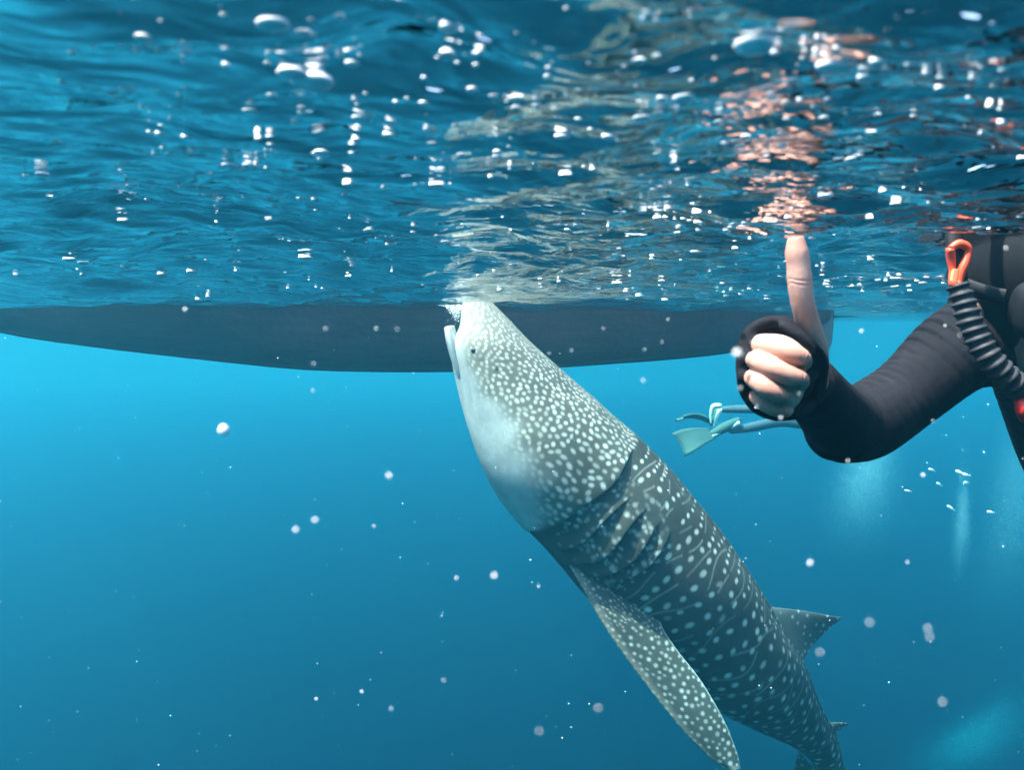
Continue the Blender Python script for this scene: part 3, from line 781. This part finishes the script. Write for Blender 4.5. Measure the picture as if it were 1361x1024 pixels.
    mesh_np('purge_valve', [v - O for v in vv], ff, plain('red_plastic', (.42, .015, .012), .5, .3), sn)
    vv, ff = chain([(P(1362, 522, .99), .016), (q(.012, .12, -.085), .015), (q(0, .085, -.078), .012)], 8, 16)
    mesh_np('mouthpiece', [v - O for v in vv], ff, blk, sn)
    return root
snorkeler = build_snorkeler()

def build_far_swimmer():
    D = 7.6
    O = P(1100, 575, D)
    root = empty('person', O, 'distant swimmer with long fins kicking away behind the thumbs up arm', 'person')
    suit = plain('far_wetsuit', (.06, .09, .105), .7, .2)
    hip = P(1135, 548, D)
    legs = [[(hip + Vector((0, -.07, .02)), .082), (P(1075, 553, D), .066), (P(1028, 545, D), .052), (P(985, 544, D + .1), .046), (P(953, 545, D + .15), .032)],
            [(hip + Vector((0, .07, -.02)), .082), (P(1085, 563, D), .066), (P(1038, 561, D), .055), (P(1000, 568, D - .1), .05), (P(972, 573, D - .15), .034)]]
    body = [chain(legs[0]), chain(legs[1]), chain([(hip, .12), (P(1165, 545, D), .12), (P(1195, 541, D), .125)]), chain([(P(1195, 541, D), .07), (P(1212, 539, D), .055)]),
            blob(P(1222, 537, D), (.105, .085, .10)), chain([(P(1195, 543, D - .16), .055), (P(1165, 556, D - .24), .044), (P(1140, 560, D - .22), .033)]), chain([(P(1195, 541, D + .16), .055), (P(1165, 548, D + .24), .044), (P(1140, 556, D + .22), .033)])]
    add_mesh('body', remesh(body, .012, 4), suit, root, O)
    blade_m, edge_m = plain('fin_rubber', (.05, .10, .09), .7, .2), plain('fin_pocket', (.75, .95, .85), .4)
    def fin(heel, toe, tip, width, up_):
        f = empty('fin', (0, 0, 0), '', ''); del f['label']; del f['category']; f.parent = root
        heel, toe, tip = Vector(heel), Vector(toe), Vector(tip)
        d = (tip - toe).normalized(); sd = d.cross(Vector(up_)).normalized(); nn = sd.cross(d)
        vv, ff = [], []; N_ = 12
        for i in range(N_ + 1):
            t = i / N_; c = toe.lerp(tip, t) + nn * (.05 * sin(t * pi)); w_ = width * (.45 + .55 * min(1, t * 1.3))
            if i == N_: c = c - d * .02
            for k in range(9):
                x = (k - 4) / 4; rib = .012 if abs(x) > .85 else .004
                vv.append(c + sd * w_ * x - d * (.05 * t * (1 - x * x)) + nn * rib)
            for k in range(8, -1, -1):
                x = (k - 4) / 4; rib = .012 if abs(x) > .85 else .004
                vv.append(c + sd * w_ * x - d * (.05 * t * (1 - x * x)) - nn * rib)
        ff = [tuple(q) for q in grid_faces(N_ + 1, 18, True)] + [tuple(range(17, -1, -1)), tuple(N_ * 18 + k for k in range(18))]
        mesh_np('blade', [v - O for v in vv], ff, blade_m, f)
        vv, ff = chain([(heel, .040), (heel.lerp(toe, .5), .052), (toe, .038)], 6, 14); mesh_np('foot_pocket', [v - O for v in vv], ff, blade_m, f)
        vv, ff = chain([(heel - nn * .03 + Vector((0, -.05, 0)), .028), (heel.lerp(toe, .5) - nn * .035 + Vector((0, -.05, 0)), .022), (toe - nn * .025 + Vector((0, -.05, 0)), .012)], 6, 10); mesh_np('strap', [v - O for v in vv], ff, edge_m, f)
    fin(P(980, 560, D - .15), P(947, 577, D - .2), P(899, 593, D - .35), .13, (.2, -.75, .6))
    fin(P(955, 541, D + .15), P(947, 562, D + .1), P(900, 557, D + .05), .11, (0, .3, 1))
    vv, ff = chain([(P(956, 540, D + .02), .03), (P(948, 541, D + .02), .028), (P(945, 551, D + .02), .016), (P(945, 562, D + .02), .010)], 6, 10)
    mesh_np('heel_strap', [v - O for v in vv], ff, edge_m, root)
    return root
far_swimmer = build_far_swimmer()
# ------------------------------------------------------------------ drifting specks, bubbles, foam and stand-in glints
def ico(r=1.0, sub=2):
    bm = bmesh.new(); bmesh.ops.create_icosphere(bm, subdivisions=sub, radius=r); v = np.array([x.co[:] for x in bm.verts]); f = np.array([[q.index for q in p.verts] for p in bm.faces]); bm.free()
    return v, f
def cloud(name, pts, rad, mat, sub=1, flat=None, kind='stuff'):
    v, f = ico(1.0, sub) if sub else (np.array([(1, 0, 0), (-1, 0, 0), (0, 1, 0), (0, -1, 0), (0, 0, 1), (0, 0, -1)], float), np.array([(0, 2, 4), (2, 1, 4), (1, 3, 4), (3, 0, 4), (2, 0, 5), (1, 2, 5), (3, 1, 5), (0, 3, 5)]))
    pts = np.asarray(pts); rad = np.asarray(rad)
    V = pts[:, None, :] + v[None] * (rad[:, None, None] if flat is None else rad[:, None, None] * flat[:, None, :])
    F = f[None] + (np.arange(len(pts)) * len(v))[:, None, None]
    o = mesh_np(name, V.reshape(-1, 3), F.reshape(-1, 3), mat); o['kind'] = kind
    return o
speck_m = NT('plankton'); speck_m.bsdf.inputs['Base Color'].default_value = (.85, .85, .82, 1); speck_m.bsdf.inputs['Roughness'].default_value = .6
speck_m.bsdf.inputs['Subsurface Weight'].default_value = 0
v, f = ico(1, 2)
rg = np.random.default_rng(8)
def speck(px, py, d, rpx, label, group):
    me = bpy.data.meshes.new('plankton_speck')
    wv = v * (1 + .16 * rg.normal(size=(len(v), 1)) * 0) * np.array([1, .9, 1.08]) + .18 * np.sin(v[:, [1, 2, 0]] * 3 + rg.uniform(0, 6, 3)) * .5
    me.from_pydata((wv * rpx / FPX * d).tolist(), [], f.tolist()); me.materials.append(speck_m.m)
    me.polygons.foreach_set('use_smooth', np.ones(len(f), bool))
    o = bpy.data.objects.new('plankton_speck', me); COL.objects.link(o); o.location = P(px, py, d)
    return tag(o, label, 'plankton speck', group)
GR = 'plankton specks drifting near the lens'
speck(297, 572, .26, 6.5, 'brightest white plankton speck alone in open water under the boat', GR)
speck(980, 470, .155, 4.5, 'blurred pale speck touching the left edge of the thumbs up fist', GR)
for px, py, t in ((517, 633, 'round milky speck in mid water left of the shark belly, above the pair'), (419, 692, 'upper right one of the two close milky specks in open water on the left'), (393, 705, 'lower left one of the two close milky specks in open water on the left'),
                  (657, 766, 'round milky speck just left of the shark gills and pectoral fin'), (1077, 749, 'round milky speck right of the shark back, above its dorsal fin')):
    speck(px, py, .20, 2.5, t, GR)
for px, py, t in ((1233, 836, 'upper of two touching blurred specks right of the dorsal fin'), (1236, 848, 'lower of two touching blurred specks right of the dorsal fin'), (795, 942, 'faint blurred speck left of the middle of the long pectoral fin'),
                  (717, 973, 'faint blurred speck low in the dark water left of the pectoral fin tip'), (1253, 934, 'faint blurred speck far right of the small second dorsal fin'), (1090, 868, 'faint blurred speck against the rear edge of the dorsal fin'), (1156, 828, 'faint blurred speck just right of the dorsal fin tip')):
    speck(px, py, .15, 1.7, t, GR)
SM = (((1227, 632, 4), 'small white speck among the tiny fish below the snorkeler arm'), ((1145, 441, 4.4), 'white speck in the gap between the thumbs up fist and the snorkeler shoulder'), ((855, 506, 3.2), 'white speck in blue water right of the shark head, under the hull'),
      ((500, 437, 3.4), 'white speck against the dark hull, left one of the two near the shark mouth'), ((528, 438, 2.6), 'white speck against the dark hull, right one of the two near the shark mouth'), ((246, 412, 5), 'white speck on the dark hull close to the waterline at far left'),
      ((433, 437, 3), 'white speck at half height of the hull, third from the shark mouth'), ((416, 520, 3), 'white speck just under the hull bottom, left of the shark'), ((417, 484, 3), 'white speck at the lower edge of the hull left of the shark'),
      ((1007, 517, 2.3), 'tiny white speck over the ring finger of the fist'), ((1012, 470, 3), 'white speck over the first knuckle of the fist'), ((999, 455, 2.4), 'white speck over the black cuff above the knuckles'),
      ((984, 516, 3.2), 'white speck over the left side of the black cuff'), ((1038, 556, 4.2), 'larger white speck under the fist at the lower cuff edge'), ((1006, 541, 2.3), 'tiny white speck over the lower left of the cuff'),
      ((1127, 613, 3), 'white speck over the bottom of the black elbow'), ((1256, 433, 2.6), 'white speck over the black shoulder beside the ribbed hose'), ((1275, 446, 2.2), 'tiny white speck between the shoulder and the ribbed hose'),
      ((1240, 560, 2.2), 'white speck at the lower edge of the black upper arm'), ((1206, 748, 2.6), 'lone white speck in the water below the tiny fish'), ((1062, 524, 2.2), 'tiny white speck over the wrist right of the curled fingers'),
      ((760, 466, 2.6), 'white speck at the lower hull edge just right of the shark head'), ((857, 465, 2.4), 'white speck on the hull right of the shark, lower one of a pair'), ((802, 437, 2.2), 'white speck at half height of the hull right of the shark'),
      ((888, 425, 2.8), 'white speck on the upper hull between the shark and the fist'), ((420, 930, 2.6), 'tiny speck in the dark lower water, leftmost of the low row'), ((481, 920, 3), 'tiny speck in the dark lower water, second of the low row'),
      ((590, 905, 2.4), 'tiny speck in the dark lower water, rightmost of the low row'), ((520, 943, 2.6), 'lowest tiny speck of the low row in dark water'), ((607, 769, 3.4), 'fainter speck left of the round milky one beside the gills'),
      ((497, 700, 3), 'faint speck in open water right of the pair of milky specks'), ((716, 780, 2.4), 'faint speck close under the gills beside the pectoral fin'), ((1337, 330, 4), 'white speck over the black hood and mask'),
      ((880, 455, 2.2), 'white speck on the hull right of the shark, upper one of a pair'), ((730, 470, 2.6), 'white speck close against the shark back near the hull bottom'))
for (px, py, r), t in SM: speck(px, py, rg.uniform(.22, .38), r * .45, t, GR)
# very small ones, past counting
n = 320
d = rg.uniform(.5, 5.0, n) ** 1.0; px = rg.uniform(-60, 1420, n); py = rg.uniform(445, 1040, n)
pts = np.stack([(px - CX) / FPX * d, d, CAMZ + (HY - py) / FPX * d], -1)
cloud('marine_snow', pts, rg.uniform(.5, 1.15, n) ** 2 * .75 / FPX * d, speck_m.m)
# white blobs for bubbles and stand-in glints under the surface: clumps and strays
bub = NT('bubble_and_glint_white'); bub.bsdf.inputs['Base Color'].default_value = (.9, .92, .92, 1); bub.bsdf.inputs['Roughness'].default_value = .3
pp, rr = [], []
def under(px, py_row, spread, cnt, rpx, dmin=.2, dmax=4):
    """clump of bubble or stand-in glint blobs under the surface near the place where the sight line of (px, py_row) meets it"""
    d0 = float(np.clip(-CAMZ / max((HY - py_row) / FPX, .012), dmin, dmax))
    for _ in range(cnt):
        d_ = d0 * (1 + rg.normal() * spread * .8); x = (px - CX) / FPX * d0 + rg.normal() * spread * d0
        if d_ < .14: continue
        r_ = rpx / FPX * d_ * rg.uniform(.5, 1.5) ** 1.4
        z = float(wave_h(np.array([x]), np.array([d_]), np.array([max(d_ * .0132, .002)]))[0])
        pp.append((x, d_, z - r_ * .03)); rr.append(r_ * 1.15)
for c in ((365, 20, .004, 2, 13), (392, 83, .004, 2, 11), (414, 93, .004, 2, 11), (357, 72, .003, 1, 6), (484, 133, .002, 1, 10), (424, 178, .006, 2, 8), (336, 206, .012, 3, 4.5), (355, 174, .006, 2, 4), (470, 176, .003, 1, 5), (595, 28, .004, 2, 6), (1000, 26, .006, 3, 14), (1107, 50, .008, 3, 14),
          (1043, 77, .006, 2, 6), (1167, 67, .006, 2, 10), (900, 90, .014, 4, 10), (855, 40, .006, 2, 6), (868, 117, .014, 4, 5), (775, 197, .006, 2, 6), (748, 294, .012, 4, 5), (1130, 186, .014, 3, 4.5), (930, 275, .05, 26, 3.4), (840, 305, .05, 20, 3.2),
          (1340, 190, .03, 16, 5), (1150, 370, .07, 30, 2.8), (1000, 380, .2, 34, 2), (750, 375, .16, 24, 2), (500, 370, .25, 30, 1.8), (1180, 320, .10, 22, 2.8), (1230, 370, .06, 24, 3), (1040, 320, .08, 16, 2.6), (640, 180, .04, 5, 3.5), (270, 190, .03, 4, 5), (650, 90, .03, 4, 5), (240, 245, .003, 1, 5)):
    under(*c)
n = 340
for _ in range(n): under(rg.uniform(60, 1361), rg.uniform(10, 395) , .05, 1, rg.uniform(2, 5))
cloud('bubble_and_glint_blobs', pp, rr, bub.m, 2, flat=np.array([(1.1, 1.0, .42)] * len(pp)) * rg.uniform(.75, 1.3, (len(pp), 3)))
# spray and froth where the mouth breaks the surface
n = 700
x = rg.normal(0, 1, n); c0 = P(607, 406, 3.66)
pts = np.stack([c0.x + x * .030, c0.y + rg.normal(0, .10, n), -.004 - np.abs(rg.normal(0, .045, n)) * np.exp(-np.abs(x))], -1)
cloud('mouth_froth', pts, rg.uniform(.0008, .0026, n) , bub.m)
# columns of fine bubbles hanging in the far water
def plume(px0, py0, px1, py1, D, sx, n):
    t = rg.normal(.42, .26, n); cx = px0 + (px1 - px0) * t + rg.normal(0, 1, n) * sx * (.7 + .5 * np.abs(t)); yy = py0 + (py1 - py0) * t
    d_ = D + rg.normal(0, .8, n)
    return np.stack([(cx - CX) / FPX * d_, d_, CAMZ + (HY - yy) / FPX * d_], -1)
pts = np.concatenate([plume(1165, 560, 1135, 720, 14.0, 22, 34000), plume(1281, 640, 1276, 760, 12.0, 6, 4000), plume(1356, 560, 1335, 800, 14.0, 20, 20000), plume(1330, 940, 1240, 1050, 14.0, 34, 26000)])
cloud('bubble_plume', pts, rg.uniform(.0013, .0029, len(pts)), bub.m, 0)
fl = [(1238, 625, 'uppermost tiny fish of the loose shoal, at its left'), (1248, 644, 'tiny fish in the middle of the loose shoal'), (1275, 628, 'tiny fish at the right of the shoal, first of a close three'),
      (1282, 631, 'tiny fish at the right of the shoal, second of a close three'), (1284, 642, 'largest looking tiny fish, lowest of the close three'), (1263, 675, 'tiny fish alone below the shoal'),
      (1316, 681, 'tiny fish farthest right, below the snorkeler chest'), (1206, 653, 'tiny fish farthest left, below the elbow')]
for px, py, tx in fl:
    me = bpy.data.meshes.new('small_fish'); bm = bmesh.new(); bmesh.ops.create_uvsphere(bm, u_segments=10, v_segments=8, radius=1)
    for q in bm.verts:
        q.co.x *= .028; q.co.y *= .006; q.co.z *= .010 * (1 - .3 * (q.co.x / .028))
    t0 = bm.verts.new((.024, 0, 0)); t1 = bm.verts.new((.042, 0, .010)); t2 = bm.verts.new((.036, .001, 0)); t3 = bm.verts.new((.042, 0, -.010))
    bm.faces.new((t0, t1, t2)); bm.faces.new((t0, t2, t3)); bm.to_mesh(me); bm.free()
    me.materials.append(bub.m); o = bpy.data.objects.new('small_fish', me); COL.objects.link(o); o.location = P(px, py, 5.2); o.rotation_euler = (0, rg.uniform(-.1, .6), rg.uniform(-.5, .5))
    tag(o, tx, 'fish', 'tiny bright fish in a shoal')
